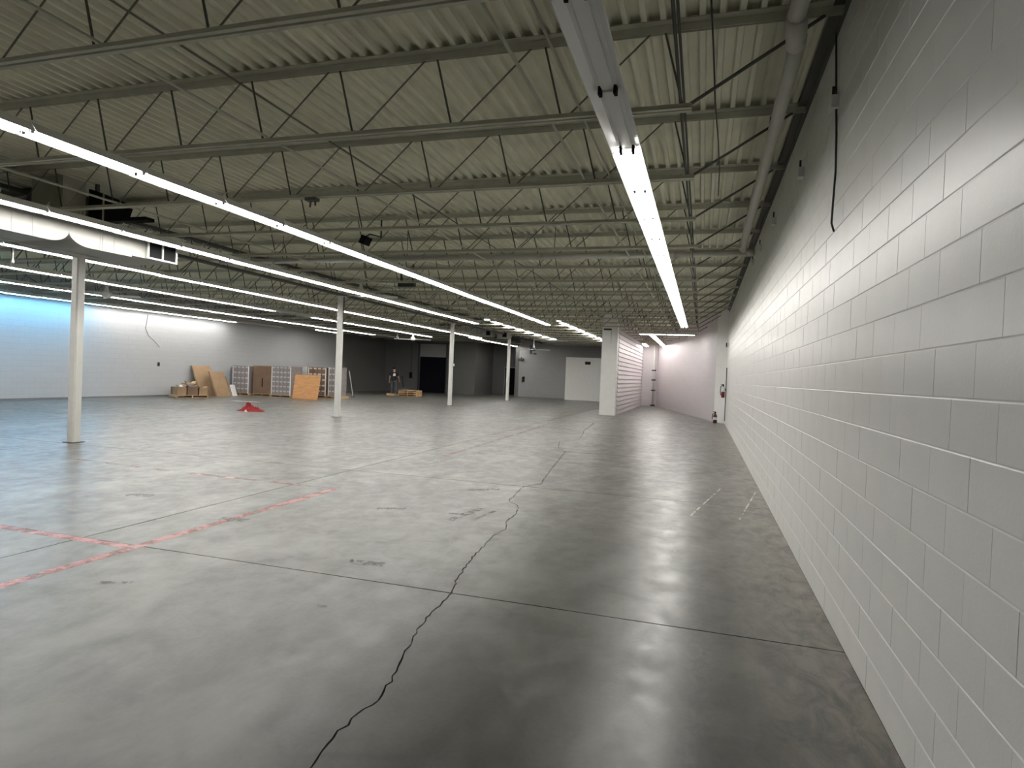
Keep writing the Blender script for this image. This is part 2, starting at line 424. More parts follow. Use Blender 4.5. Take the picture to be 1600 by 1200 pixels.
# ================================================================ STEEL
JY = [3.49 + 1.83*k for k in range(-2, 25)]
ZT0, ZT1, ZB0, ZB1 = 4.50, 4.57, 3.86, 3.91
def angle_pair(mb, x0, x1, z0, z1, up):     # double angle chord
    t = .007
    if up:   # top chord: flange widened, gap closed to darken the flutes; legs down
        mb.box(x0, x1, -.085, .085, z1-t, z1)
        mb.box(x0, x1, -.019, -.012, z0, z1-t); mb.box(x0, x1, .012, .019, z0, z1-t)
    else:
        mb.box(x0, x1, -.048, -.012, z0, z0+t); mb.box(x0, x1, .012, .048, z0, z0+t)
        mb.box(x0, x1, -.019, -.012, z0+t, z1); mb.box(x0, x1, .012, .019, z0+t, z1)
    return mb
XG = -11.45
def joist_data(xa, xb, first, pitch, count, wallside):
    D = {}
    D['top'] = angle_pair(MB(), xa, xb, ZT0, ZT1, True).mesh('top_chord')
    ba, bb = (xa+1.1, -.18) if wallside else (xa+.6, xb-1.1)
    D['bot'] = angle_pair(MB(), ba, bb, ZB0, ZB1, False).mesh('bottom_chord')
    D['rod'] = MB().tube([(0,0,ZB0+.03), (-.17,0,ZT0+.03)], .010, 6).mesh('web_rod')
    D['diag'] = MB().tube([(.06,0,ZB0+.03), (pitch-.26,0,ZT0+.03)], .008, 6).mesh('web_diagonal')
    D['end'] = MB().tube([(0,0,ZB0+.03), (1.0,0,ZT0)], .014, 6).mesh('end_web')
    D['nodes'] = [first - pitch*k for k in range(count)]
    for k in ('top', 'bot'): D[k].materials.append(STEEL)
    for k in ('rod', 'end'): D[k].materials.append(ROD)
    D['diag'].materials.append(mat('brown_web_steel', (.17, .165, .135), .6))
    al = MB()
    for x in D['nodes']:
        al.tube([(x,0,ZB0+.03), (x-.17,0,ZT0+.03)], .012, 5)
    for x in D['nodes'][1:]:
        al.tube([(x+.06,0,ZB0+.03), (x+pitch-.26,0,ZT0+.03)], .012, 5)
    al.tube([(D['nodes'][0]+.03,0,ZB0+.03), (D['nodes'][0]+1.0,0,ZT0)], .014, 5)
    al.tube([(D['nodes'][-1],0,ZB0+.03), (xa+.15,0,ZT0)], .014, 5)
    D['all'] = al.mesh('web'); D['all'].materials.append(ROD)
    return D
RB = joist_data(XG+.05, XW, -.25, 1.02, 11, True)
LB = joist_data(XL, XG-.05, -12.7, 1.02, 10, False)
def joist(D, y, label, group, detailed, xa):
    t = thing('roof_joist', label, 'joist', (0, y, 0), group=group)
    link('top_chord', D['top'], t); link('bottom_chord', D['bot'], t)
    if not detailed: link('web', D['all'], t); return
    for k, x in enumerate(D['nodes']):
        link('web_rod', D['rod'], t, None, (x, 0, 0))
        if k: link('web_diagonal', D['diag'], t, None, (x, 0, 0))
    link('end_web', D['end'], t, None, (D['nodes'][0]+.03, 0, 0))
vis = 0
for y in JY:
    if y > 45: break
    if y < 3.4:
        lr = 'open-web steel roof joist overhead behind the camera, ' + ('nearer' if y > 1 else 'farther'); ll = lr + ' one, left bay'
        lr += ' one, right bay'
    else:
        vis += 1
        lr = 'open-web steel roof joist over the right bay, %s from the camera' % ORD[vis]
        ll = 'open-web steel roof joist over the left bay past the posts, %s from the camera' % ORD[vis]
    joist(RB, y, lr, 'right bay roof joists', 3.4 < y < 20.5, 0)
    joist(LB, y, ll, 'left bay roof joists', False, 0)
# girder over the post line
POSTY = [-.1, 9.08, 18.15, 28.4, 37.0, 46.2]
gi = thing('roof_girder', 'long open steel girder carried on top of the white posts', 'girder', (XG, 0, 0))
part('top_chord', MB().box(-.09, .09, YF, 47, 4.43, 4.50), ROD, gi)
part('bottom_chord', MB().box(-.07, .07, YF, 47, 3.99, 4.05), ROD, gi)
gv = MB().box(-.02, .02, -.03, .03, 4.05, 4.43).mesh('vertical'); gv.materials.append(STEEL)
gd = MB().bar((0,0,4.05), (0,.9,4.43), .03).mesh('diagonal'); gd.materials.append(STEEL)
y = YF + .2
while y < 46:
    link('vertical', gv, gi, None, (0, y, 0)); link('diagonal', gd, gi, None, (0, y, 0)); y += .915
# bridging and conduits along the room
def line_thing(name, label, cat, x, z, y0, y1, r, material, group=None):
    mb = MB().tube([(0, y0, 0), (0, y1, 0)], r, 8)
    return tag(link(name, mb.mesh(name, True), None, material, (x, 0, z)), label, cat, group)
line_thing('bridging_bar', 'pale steel bridging bar crossing joists left of the near lights', 'bridging', -1.40, 3.925, -3, 27, .014, STEEL)
line_thing('conduit', 'thin pale conduit just left of the near row of strip lights', 'conduit', -1.10, 3.93, -3, 24, .011, STEEL)
line_thing('bridging_bar', 'steel bridging bar along the top chords mid ceiling', 'bridging', -4.62, 4.485, -3, 45, .010, MATS['brown_web_steel'])
line_thing('bridging_bar', 'pale bridging bar along the bottom chords mid ceiling', 'bridging', -4.28, 3.925, -3, 45, .014, STEEL)
line_thing('conduit', 'pale conduit slanting past the black ceiling grille', 'conduit', -8.33, 3.925, -3, 27, .017, STEEL)
line_thing('bridging_bar', 'dark bridging bar along the joist ends by the block wall', 'bridging', -.30, 4.485, -3, 27, .012, ROD)
line_thing('bridging_bar', 'dark bottom bridging bar where the joist bottom chords stop', 'bridging', -.27, 3.925, -3, 27, .012, ROD)
o = link('cable', MB().tube([(-.07,4.2,4.3), (-.03,5.2,4.27), (.0,5.9,4.16), (.05,7.0,4.2), (.09,8.4,4.36), (.1,9.4,4.3)], .007, 6).mesh('cable', True), None, RUBBER)
tag(o, 'thin black cable strung through the joist ends near the wall', 'cable')
# rain leader
rl = thing('drain_pipe', 'thick painted drain pipe hung along the ceiling by the right wall', 'pipe', (0, 0, 0))
part('run', MB().tube([(.56, 5.0, 4.20), (.57, 5.35, 4.19), (.575, 8, 4.14), (.585, 12.08, 4.10)], .062, 14), PIPE, rl, True)
part('upper_run', MB().tube([(.52, 4.4, 4.20), (.515, 4.9, 4.20), (.52, 2.5, 4.28), (.50, YF+.1, 4.4)][1:], .062, 14), PIPE, rl, True)
part('elbow', MB().tube([(.515, 4.72, 4.205), (.535, 4.9, 4.205), (.56, 5.12, 4.2)], .072, 14), PIPE, rl, True)
part('end_elbow', MB().tube([(.585, 11.9, 4.10), (.59, 12.03, 4.08), (.62, 12.08, 4.03), (.74, 12.08, 4.0)], .066, 14), PIPE, rl, True)
part('hanger', MB().tube([(.57, 7.2, 4.18), (.57, 7.2, 4.5)], .008, 6), ROD, rl)
part('hanger', MB().tube([(.585, 10.82, 4.06), (.585, 10.82, 4.5)], .008, 6), ROD, rl)
cp = thing('cross_pipe', 'thick grey pipe crossing the whole ceiling under the joists', 'pipe', (0, 0, 0))
part('pipe', MB().tube([(-10.9, 12.08, 3.995), (.80, 12.08, 4.005)], .06, 14), PIPE, cp, True)
for x in (-9.5, -6.4, -3.2, -.6):
    part('coupling', MB().tube([(x, 12.08, 4.0), (x+.12, 12.08, 4.0)], .067, 14), PIPE, cp, True)
    part('hanger', MB().tube([(x+.3, 12.08, 4.03), (x+.3, 12.08, 4.57)], .007, 6), ROD, cp)

# ---------------- posts
pn = ['nearest white steel post, left of the picture under the duct', 'second white steel post, right of the pallet loads',
      'third white steel post with a small switch box, before the grey wall', 'farthest white steel post, standing before the dark doorway']
k = 0
for y in POSTY:
    if y < 5 or y > 40: continue
    t = thing('post', pn[k], 'post', (-11.5 - (.25 if k == 2 else 0), y, 0), group='white roof posts')
    s = .085
    c = .022
    pr = [(-s+c,-s),(s-c,-s),(s,-s+c),(s,s-c),(s-c,s),(-s+c,s),(-s,s-c),(-s,-s+c)]
    part('shaft', MB().prism(pr, 'z', .012, 3.985), POSTM, t)
    part('base_plate', MB().box(-.13, .13, -.13, .13, 0, .012), DARK, t)
    part('cap_plate', MB().box(-.12, .12, -.12, .12, 3.965, 3.989), POSTM, t)
    if k == 2: part('switch_box', MB().box(.085, .15, -.06, .06, 1.92, 2.04), POSTM, t)
    if k == 3: part('switch_box', MB().box(-.06, .06, -.15, -.085, 1.05, 1.42), WHITEM, t)
    if k == 1:
        part('conduit', MB().tube([(.10, .02, 2.9), (.10, .02, 3.96)], .018, 8), DARK, t)
    k += 1

# ================================================================ STRIP LIGHTS
FL = 1.219
hp = [(-.140,0),(-.134,0),(-.082,.056),(-.046,.062),(-.046,.046),(.046,.046),(.046,.062),(.082,.056),(.134,0),(.140,0),(.086,.068),(.06,.10),(-.06,.10),(-.086,.068)]
HOUSE = MB().prism(hp, 'y', .004, FL-.004).mesh('housing'); HOUSE.materials.append(WHITEM)
sk = MB()
SOCK = MB().box(-.012,.012,-.012,.012,-.012,.05).mesh('socket'); SOCK.materials.append(BLACK)
BAR = MB().box(-.045,.045,-.008,.008,.03,.046).mesh('socket_bar'); BAR.materials.append(WHITEM)
TB = MB().tube([(0,.03,0),(0,FL-.03,0)], .019, 8).mesh('tube', True); TB.materials.append(LIT)
TBB = MB().tube([(0,.03,0),(0,FL-.03,0)], .019, 8).mesh('tube', True); TBB.materials.append(LITB)
TBN = MB().tube([(0,.03,0),(0,FL-.03,0)], .019, 8).mesh('tube', True); TBN.materials.append(emis('lit_boosted_tube', (1.0, .98, .95), TUBE*1.35))  # left-wall row: same tubes, emission boosted to brighten that wall
DEAD = MB().tube([(0,.03,0),(0,FL-.03,0)], .019, 8).mesh('tube', True); DEAD.materials.append(mat('unlit_tube', (.55,.56,.56), .3))
HANG = MB().tube([(-.02,FL/2,.10),(-.06,FL/2,.16),(0,FL/2,.20),(.06,FL/2,.16),(.02,FL/2,.10)], .005, 5).mesh('hanger'); HANG.materials.append(WHITEM)
WIRE = MB().tube([(0,FL/2,.19),(0,FL/2,.93)], .004, 5).mesh('hanger'); WIRE.materials.append(ROD)
CLIP = MB().box(-.07,.07,-.02,.02,.10,.112).tube([(.05,0,.11),(.09,0,.155)], .006, 5).mesh('joint_clip'); CLIP.materials.append(WHITEM)
def fixture(x, y, z, label, group, state, rz=0., tz=.012, hang=False, tube=None):
    t = thing('strip_light', label, 'strip light', (x, y, z), rz, group)
    link('housing', HOUSE, t)
    for sx in (-.056, .056):
        link('socket', SOCK, t, None, (sx, .025, .012)); link('socket', SOCK, t, None, (sx, FL-.025, .012))
        if state == 'lit': link('tube', tube or TB, t, None, (sx, 0, tz))
        elif state == 'blue': link('tube', TBB, t, None, (sx, 0, tz))
        elif state == 'dead': link('tube', DEAD, t, None, (sx, 0, tz))
    if state == 'empty': link('socket_bar', BAR, t, None, (0, .03, 0))
    if hang: link('hanger', WIRE, t)
    link('hanger', HANG, t); link('joint_clip', CLIP, t, None, (0, .024, 0))
    return t
WORD = {'lit': 'lit strip light', 'blue': 'bluish lit strip light', 'dead': 'unlit strip light', 'empty': 'tubeless strip light'}
def row(x, z, y0, y1, rowname, group, state=lambda y: 'lit', drift=0., tz=.012, hang=False, tube=None):
    n = int(round((y1-y0)/FL))
    for k in range(n):                       # counted from the far end, which the photo shows
        y = y1 - FL*(k+1); s = state(y)
        fixture(x + drift*(y-y0), y, z + random.uniform(-.006, .006), '%s, %s from the far end of %s' % (WORD[s], ORD[k+1], rowname), group, s, 0., tz, hang, tube)
ZL = 3.705
row(-.75, ZL, 5.75-FL*6, 25.3, 'the row by the block wall', 'strip lights of the row by the block wall', lambda y: 'lit' if y > 5.6 else 'empty', 0., .031)
row(-6.12, ZL, 1.0, 25.0, 'the second long row', 'strip lights of the second long row')
row(-9.22, ZL, -3.0, 25.0, 'the third long row', 'strip lights of the third long row')
row(-12.75, ZL, -1.0, 35.3, 'the fourth long row', 'strip lights of the fourth long row')
row(-15.95, ZL, 2.0, 35.2, 'the fifth long row', 'strip lights of the fifth long row', lambda y: 'dead' if 20.3 < y < 23.0 else 'lit')
row(-19.35, ZL, 6.0, 36.8, 'the sixth long row', 'strip lights of the sixth long row', lambda y: 'dead' if y > 33.4 else 'lit')
row(-22.75, ZL, 8.0, 30.0, 'the row by the left wall', 'strip lights of the row by the left wall', lambda y: 'blue' if y < 18.6 else ('dead' if y > 25.4 else 'lit'), tube=TBN)
row(-21.2, ZL, 31.0, 33.5, 'the short pair near the left wall', 'short pair of strip lights near the left wall', hang=True)
row(-5.95, 3.95, 26.1, 38.3, 'the short row behind the pillar', 'strip lights of the short row behind the pillar')
row(-9.1, 3.95, 25.8, 39.2, 'the short row over the far fan', 'strip lights of the short row over the far fan')
row(-13.35, ZL, 35.6, 44.8, 'the dim row by the far recess', 'strip lights of the dim row by the far recess')
row(-2.33, ZL, 29.35, 40.34, 'the lights in the rear passage', 'strip lights of the rear passage')
row(-3.38, ZL, 37.4, 39.9, 'the pair by the ribbed partition', 'strip lights by the ribbed partition', hang=True)
fixture(-1.65, 29.11, ZL, 'lit strip light hung crosswise in the passage, left half', 'crosswise strip lights', 'lit', math.pi/2, .012, True)
fixture(-.40, 29.11, ZL, 'lit strip light hung crosswise in the passage, right half', 'crosswise strip lights', 'lit', math.pi/2, .012, True)

# ================================================================ DUCTS
dt = thing('air_duct', 'pale sheet-metal duct split in two curved arms above the nearest post', 'duct', (0, 0, 0))
X0, X1 = -10.95, -9.7
def arc(ya, za, yb, zb, n=8):   # concave quarter from the flat bottom up to the cusp
    return [(ya + (yb-ya)*math.sin(t*math.pi/2/n), za + (zb-za)*(1-math.cos(t*math.pi/2/n))) for t in range(n+1)]
pl = [(5.6, 3.9), (5.6, 3.43), (7.16, 3.43)] + arc(7.16, 3.43, 7.48, 3.63)[1:] + list(reversed(arc(7.84, 3.43, 7.48, 3.63)))[1:] + [(8.63, 3.44), (8.63, 3.9)]
part('trunk', MB().prism(pl, 'x', X0, X1), GALV, dt)
part('neck', MB().box(X0+.05, X1-.02, 8.63, 8.92, 3.47, 3.86), GALV, dt)
part('drop', MB().box(X0+.25, X1-.32, 7.6, 8.0, 3.9, 4.57), STEEL, dt)
for y in (6.62, 6.92, 8.02, 8.07, 8.28): part('seam', MB().box(X1, X1+.006, y-.008, y+.008, 3.435, 3.9), GALV, dt)
part('seam', MB().box(X0+.5, X0+.53, 5.7, 8.6, 3.42, 3.43), GALV, dt)
rg = part('register', MB().box(X0+.05, X1+.02, 8.92, 9.58, 3.47, 3.85), GALV, dt)
part('frame', MB().box(X1+.02, X1+.045, 8.92, 9.58, 3.47, 3.50).box(X1+.02, X1+.045, 8.92, 9.58, 3.82, 3.85).box(X1+.02, X1+.045, 8.92, 8.95, 3.5, 3.82)
     .box(X1+.02, X1+.045, 9.55, 9.58, 3.5, 3.82).box(X1+.02, X1+.045, 9.235, 9.265, 3.5, 3.82), WHITEM, rg)
part('grille', MB().box(X1+.02, X1+.026, 8.95, 9.235, 3.5, 3.82).box(X1+.02, X1+.026, 9.265, 9.55, 3.5, 3.82), BLACK, rg)
rb = thing('return_air_box', 'black return-air opening under the roof deck above the third row', 'vent', (0, 0, 0))
part('slab', MB().box(-9.98, -8.76, 8.02, 8.2, 3.91, 3.965), BLACK, rb)
part('throat', MB().prism([(-9.98, 3.96), (-9.3, 3.96), (-9.2, 4.2), (-9.98, 4.47)], 'y', 8.02, 8.2), BLACK, rb)
part('mullion', MB().box(-9.66, -9.635, 8.005, 8.02, 3.91, 4.36), STEEL, rb)
part('hanger', MB().box(-9.95, -9.9, 8.1, 8.15, 4.4, 4.57), ROD, rb)
lb = thing('plenum_box', 'dark grey plenum box under the deck at the left edge', 'duct', (0, 0, 0))
part('box', MB().box(-12.8, -10.85, 8.05, 8.8, 4.06, 4.56), DARK, lb)
part('flange', MB().box(-11.35, -11.33, 8.035, 8.05, 4.06, 4.56).box(-10.87, -10.85, 8.035, 8.05, 4.06, 4.56), mat('seam_grey', (.12,.12,.12), .5), lb)
# far duct with two register boxes
fd = thing('air_duct', 'far pale duct with two small register boxes above the last post', 'duct', (0, 0, 0))
part('trunk', MB().prism([(-15.9, 4.15), (-13.1, 3.90), (-12.4, 3.90), (-12.4, 4.2), (-15.9, 4.4)], 'y', 35.7, 36.6), GALV, fd)
for bx, by2, bz in ((-12.75, 35.5, 3.83), (-11.75, 35.6, 3.75)):
    r = part('register_box', MB().box(bx-.1, bx+.55, by2, by2+.8, bz, bz+.42), GALV, fd)
    part('grille', MB().box(bx+.24, bx+.5, by2-.012, by2, bz+.08, bz+.34), BLACK, r)
    part('hanger', MB().tube([(bx+.1, by2+.3, bz+.42), (bx+.1, by2+.3, 4.57)], .02, 6), WHITEM, r)

# ================================================================ FANS
def fan(x, y, z, label, ang, blades=3, motor=WHITEM, size=1.05, ztop=4.55):
    t = thing('ceiling_fan', label, 'fan', (x, y, z), 0, 'ceiling fans')
    part('rod', MB().tube([(0,0,.12), (0,0,ztop-z)], .018, 8), WHITEM, t)
    part('canopy', MB().tube([(0,0,.34),(0,0,.26),(0,0,.12),(0,0,.09)], [.02,.04,.075,.05], 12), WHITEM, t, True)
    part('motor', MB().tube([(0,0,-.10),(0,0,-.07),(0,0,.05),(0,0,.09)], [.06,.14,.15,.06], 14), motor, t, True)
    for k in range(blades):
        a = ang + 2*math.pi*k/blades; ca, sa = math.cos(a), math.sin(a)
        vs = []
        for r, wd in ((.14, .05), (.3, .07), (size, .08)):
            for s, dz in ((-1, .02), (1, -.02)):
                for tz in (-.006, .006):
                    vs.append((ca*r - sa*wd*s, sa*r + ca*wd*s, -.03 + dz + tz))
        fs = []
        for j in range(2):
            o2 = j*4; fs += [(o2, o2+2, o2+6, o2+4), (o2+1, o2+5, o2+7, o2+3), (o2, o2+4, o2+5, o2+1), (o2+2, o2+3, o2+7, o2+6)]
        fs += [(0,1,3,2), (8,10,11,9)]
        part('blade', MB().add(vs, fs), WHITEM, t)
    return t
f1 = fan(-10.2, 38.0, 3.25, 'ceiling fan with dark motor before the grey wall beside the white partition', 0.0, 4, mat('grey_motor', (.10,.10,.10), .35))
part('cage', MB().box(-.20,-.12,-.1,.1,-.3,.28).box(.02,.2,-.12,.0,-.32,-.22), DARK, f1)
fan(-9.5, 16.0, 3.78, 'white ceiling fan hanging just above the third long row', .6)
fan(-16.2, 33.2, 3.46, 'white ceiling fan below the fifth long row near the far door', .5, 2)
fan(-18.3, 15.4, 3.66, 'white ceiling fan near the left wall, right of the first post', .35)
o = thing('pendant_fitting', 'small white pendant fitting left of the far fan', 'pendant', (-17.2, 33.2, 3.45))
part('stem', MB().tube([(0,0,.2),(0,0,1.1)], .02, 6), WHITEM, o); part('body', MB().tube([(0,0,0),(0,0,.08),(0,0,.2)], [.05,.09,.03], 10), WHITEM, o, True)
o = thing('pendant_fitting', 'thin white drop rod hanging left of the nearest post', 'pendant', (-13.2, 9.05, 3.45))
part('stem', MB().tube([(0,0,.08),(0,0,1.13)], .012, 6), WHITEM, o); part('body', MB().tube([(0,0,0),(0,0,.04),(0,0,.08)], [.02,.03,.012], 8), WHITEM, o, True)

# ---------------- small ceiling equipment
o = thing('security_camera', 'small black camera on a bracket under a joist, mid ceiling', 'camera', (-6.0, 10.2, 3.98))
part('housing', MB().prism([(-.09,-.05),(.02,-.09),(.09,.05),(-.02,.09)], 'y', -.1, .1), BLACK, o)
part('bracket', MB().tube([(0,.0,.07),(-.03,.2,.16),(-.03,.62,.2),(-.03,.62,.56)], .016, 6), DARK, o)
o = thing('junction_box', 'dark rectangular box on the ceiling left of the second long row', 'box', (-8.0, 15.9, 4.02))
part('body', MB().box(-.24,.24,-.08,.08,-.06,.08), DARK, o); part('strap', MB().box(-.2,-.16,-.02,.02,.08,.56).box(.16,.2,-.02,.02,.08,.56), ROD, o)
o = thing('beam_clamp', 'dark clamp with two short rods on a near bottom chord', 'clamp', (-5.0, 7.15, 3.80))
part('jaw', MB().box(-.10,.06,-.05,.05,.02,.06), ROD, o); part('rod', MB().tube([(-.04,0,.03),(-.05,0,-.06)], .012, 6).tube([(.03,0,.03),(.03,0,-.04)], .012, 6), ROD, o)

# ---------------- things on the right wall
def wallbox(y, z, label, w=.10, h=.10, stub=.12, mtl=None):
    t = thing('junction_box', label, 'junction box', (XW, y, z), group='boxes on the block wall')
    part('box', MB().box(-.055, 0, -w/2, w/2, -h/2, h/2), mtl or WALLP, t)
    part('cover', MB().box(-.059, -.055, -w/2+.006, w/2-.006, -h/2+.006, h/2-.006), mtl or WALLP, t)
    part('stub', MB().tube([(-.03, w*.3, h/2), (-.03, w*.3, h/2+stub)], .011, 8), RUBBER, t)
    return t
wallbox(5.45, 3.87, 'beige junction box high on the block wall, nearest the camera', .12, .10, .10)
wallbox(7.2, 3.88, 'beige junction box high on the block wall, second from camera', .12, .10, .10)
wallbox(9.85, 4.02, 'beige junction box high on the block wall, third from camera', .12, .10, .10)
wallbox(12.2, 4.12, 'beige junction box high on the block wall, fourth from camera', .12, .10, .10)
wallbox(14.0, 4.2, 'beige junction box high on the block wall, fifth from camera', .12, .10, .10)
o = link('wall_cable', MB().tube([(XW-.012,5.60,4.5),(XW-.012,5.48,4.0),(XW-.012,5.38,3.6),(XW-.014,5.33,3.3),(XW-.02,5.34,3.05),(XW-.03,5.30,2.9),(XW-.018,5.26,2.83)], .008, 8).mesh('wall_cable', True), None, RUBBER)
tag(o, 'black cable dangling down the upper part of the block wall', 'cable')
o = thing('fire_extinguisher', 'fire extinguisher hung on the block wall under a tall sign strip', 'fire extinguisher', (.80, 26.3, 1.05))
part('cylinder', MB().tube([(0,0,0),(0,0,.03),(0,0,.38),(0,0,.44),(0,0,.47)], [.05,.07,.07,.05,.02], 14), REDM, o, True)
part('label', MB().tube([(0,0,.24),(0,0,.44)], .0715, 14, False), PAPER, o, True)
part('valve', MB().box(-.03,.03,-.02,.02,.47,.52).box(-.1,.02,-.012,.012,.52,.54), BLACK, o)
part('hose', MB().tube([(-.02,0,.5),(-.09,0,.45),(-.10,0,.2),(-.08,0,.1)], .014, 8), BLACK, o, True)
part('bracket', MB().box(.06,.12,-.02,.02,.28,.36), DARK, o)
o = thing('fire_extinguisher', 'dark fire extinguisher standing on the floor in the far right corner', 'fire extinguisher', (.55, 26.6, 0))
part('cylinder', MB().tube([(0,0,0),(0,0,.02),(0,0,.30),(0,0,.36),(0,0,.39)], [.07,.08,.08,.05,.02], 14), mat('dark_red', (.07,.012,.012), .3), o, True)
part('label', MB().tube([(0,0,.14),(0,0,.24)], .0815, 14, False), PAPER, o, True)
part('valve', MB().box(-.03,.03,-.02,.02,.39,.45).box(-.1,.03,-.012,.012,.45,.47), BLACK, o)
part('hose', MB().tube([(-.02,0,.42),(-.1,0,.36),(-.11,0,.15)], .015, 8), BLACK, o, True)
o = thing('wall_strip', 'narrow dark vertical strip on the block wall above the extinguisher', 'strip', (XW, 26.35, 0))
part('strip', MB().box(-.03, 0, -.02, .02, .12, 2.2), DARK, o); part('cap', MB().box(-.035,0,-.03,.03,2.2,2.24), DARK, o)
o = thing('alarm_horn', 'small white and black alarm box high at the far right corner', 'alarm', (XW, 26.3, 3.15))
part('back_box', MB().box(-.05,0,-.07,.07,-.09,.09), WHITEM, o); part('lens', MB().box(-.09,-.05,-.05,.05,-.08,.08), BLACK, o)

# ---------------- corner downpipe in the rear passage
o = thing('downpipe', 'white downpipe with three dark clamps in the rear corner', 'pipe', (-2.93, 40.12, 0))
part('pipe', MB().tube([(0,0,.1),(0,0,4.55)], .05, 12), WHITEM, o, True)
part('boot', MB().tube([(0,0,0),(0,0,.1)], .14, 12), DARK, o, True)
for z in (.95, 1.6, 2.2): part('clamp', MB().tube([(0,0,z),(0,0,z+.08)], .07, 12).box(-.13,.13,-.02,.06,z,z+.08), DARK, o)
# pillar and partition fittings
o = thing('exit_sign', 'small dark plate high on the front of the white pillar', 'plate', (-4.05, 27.75, 3.78))
part('plate', MB().box(-.22,.12,-.02,0,-.02,.05), DARK, o); part('conduit', MB().box(.11,.13,-.015,0,-.6,.05), mat('pale_grey', (.45,.45,.44), .5), o)
o = thing('wall_vent', 'black rectangular vent near the top of the white partition', 'vent', (-7.68, 43.3, 2.62))
part('frame', MB().box(-.19,.19,-.02,0,-.10,.10), BLACK, o); part('louvre', MB().box(-.16,.16,-.03,-.02,-.06,-.03).box(-.16,.16,-.03,-.02,.03,.06), DARK, o)
o = thing('wall_telephone', 'small black wall box on the grey wall beside the dark doorway', 'wall box', (-12.75, 45.0, 1.3))
part('box', MB().box(-.09,.07,-.06,0,-.2,.2), BLACK, o); part('handset', MB().box(-.13,-.07,-.10,-.03,-.25,.16), DARK, o)
o = thing('wall_light', 'small dark fitting on the corner above the dark doorway', 'wall box', (-13.0, 45.0, 2.75))
part('body', MB().box(-.22,.18,-.14,0,-.08,.10), DARK, o); part('arm', MB().box(-.03,.03,-.06,0,.10,.2), DARK, o)
o = thing('wall_box', 'small dark box on the far wall left of the black door', 'wall box', (-21.2, 43.4, 1.25))
part('box', MB().box(-.12,.1,-.08,0,-.22,.22), BLACK, o); part('conduit', MB().box(-.02,.02,-.04,0,.22,2.4), DARK, o)
# wire on the left wall
o = link('wall_cable', MB().tube([(XL+.015,21.7,3.6),(XL+.02,21.6,3.0),(XL+.02,21.75,2.7),(XL+.03,22.1,2.45),(XL+.03,22.35,2.22)], .009, 6).mesh('wall_cable', True), None, RUBBER)
tag(o, 'thin dark wire hanging on the left wall above an outlet', 'cable')
o = thing('wall_outlet', 'tiny dark outlet on the left wall below the hanging wire', 'outlet', (XL, 22.35, 1.45))
part('plate', MB().box(0,.02,-.06,.06,-.09,.09), DARK, o); part('socket', MB().box(.02,.03,-.03,.03,-.05,.05), BLACK, o)

# ================================================================ GOODS
BRD = MB().box(-.6,.6,-.045,.045,0,.018).mesh('board'); BRD.materials.append(WOOD)
STR = MB().box(-.02,.02,-.5,.5,0,.09).mesh('stringer'); STR.materials.append(WOOD)
def pallet(x, y, z, label, rz=0., w=1.2, group='wooden pallets'):
    t = thing('pallet', label, 'pallet', (x, y, z), rz, group); s = w/1.2
    for k in range(7):
        o = link('deck_board', BRD, t, None, (0, -.455+k*.1517, .108)); o.scale = (s,1,1)
    for k in (-1, 0, 1):
        o = link('bottom_board', BRD, t, None, (0, k*.455, 0)); o.scale = (s,1,1)
        link('stringer', STR, t, None, (k*(.58*s), 0, .018))
    return t
def load(x, y, label, w, h, cols, layers, pal, top_film=True, depth=1.0, body=None, dy=0.):
    pallet(x, y, 0, pal, 0, w)
    t = thing('carton_load', label, 'pallet load', (x, y+dy, .126), group='wrapped carton loads')
    cw, ch = (w-.06)/cols, (h-.126)/layers
    cm_ = MB().box(-cw/2+.004, cw/2-.004, -depth/2+.03, depth/2-.03, .003, ch-.003).mesh('carton'); cm_.materials.append(body or FILM)
    lm = MB().box(-cw*.32, cw*.32, -depth/2+.024, -depth/2+.03, ch*.68, ch*.92).mesh('label'); lm.materials.append(LABELM)
    for i in range(layers):
        for j in range(cols):
            c = link('carton', cm_, t, None, (-w/2+.03+cw*(j+.5), 0, i*ch))
            link('label', lm, c)
    for sx in (-1, 1):
        part('corner_post', MB().box(sx*(w/2-.03)-.02, sx*(w/2-.03)+.02, -depth/2, -depth/2+.028, 0, h-.13), PAPER, t)
    part('top_sheet', MB().box(-w/2+.01, w/2-.01, -depth/2+.01, depth/2-.01, h-.126, h-.112), body or FILM, t)
    return t
load(-22.72, 27.3, 'wrapped carton load on a pallet, leftmost of the row', 1.02, 1.5, 4, 5, 'pallet under the leftmost wrapped carton load')
load(-20.27, 27.3, 'wrapped carton load with white corner edge beside the plywood sheet', 1.16, 1.55, 5, 6, 'pallet under the load with the white corner edge')
load(-21.52, 27.45, 'dark carton load mostly hidden behind the brown cardboard sheet', 1.05, 1.45, 4, 5, 'pallet under the load behind the brown cardboard sheet', body=CARD2, dy=.16)
o = thing('cardboard_sheet', 'tall brown cardboard sheet standing before the second pallet load', 'cardboard', (-21.54, 27.0, .126))
part('sheet', MB().prism([(-.02,0),(.02,0),(.05,1.42),(.01,1.42)], 'x', -.56, .58), CARD2, o)
part('slot', MB().box(.0,.04,-.032,-.01,.35,.8), BLACK, o); part('tape', MB().box(-.56,.56,-.0,.022,1.405,1.44), CARD, o)
o = thing('plywood_sheet', 'orange-brown plywood sheet leaning against the pallet loads', 'plywood', (-18.6, 26.45, 0))
part('sheet', MB().prism([(-.0,0),(.02,0),(.24,1.2),(.22,1.2)], 'x', -.72, .72), PLY, o)
part('edge_strip', MB().box(-.72,.72,-.006,.0,.0,.06), PLY, o)
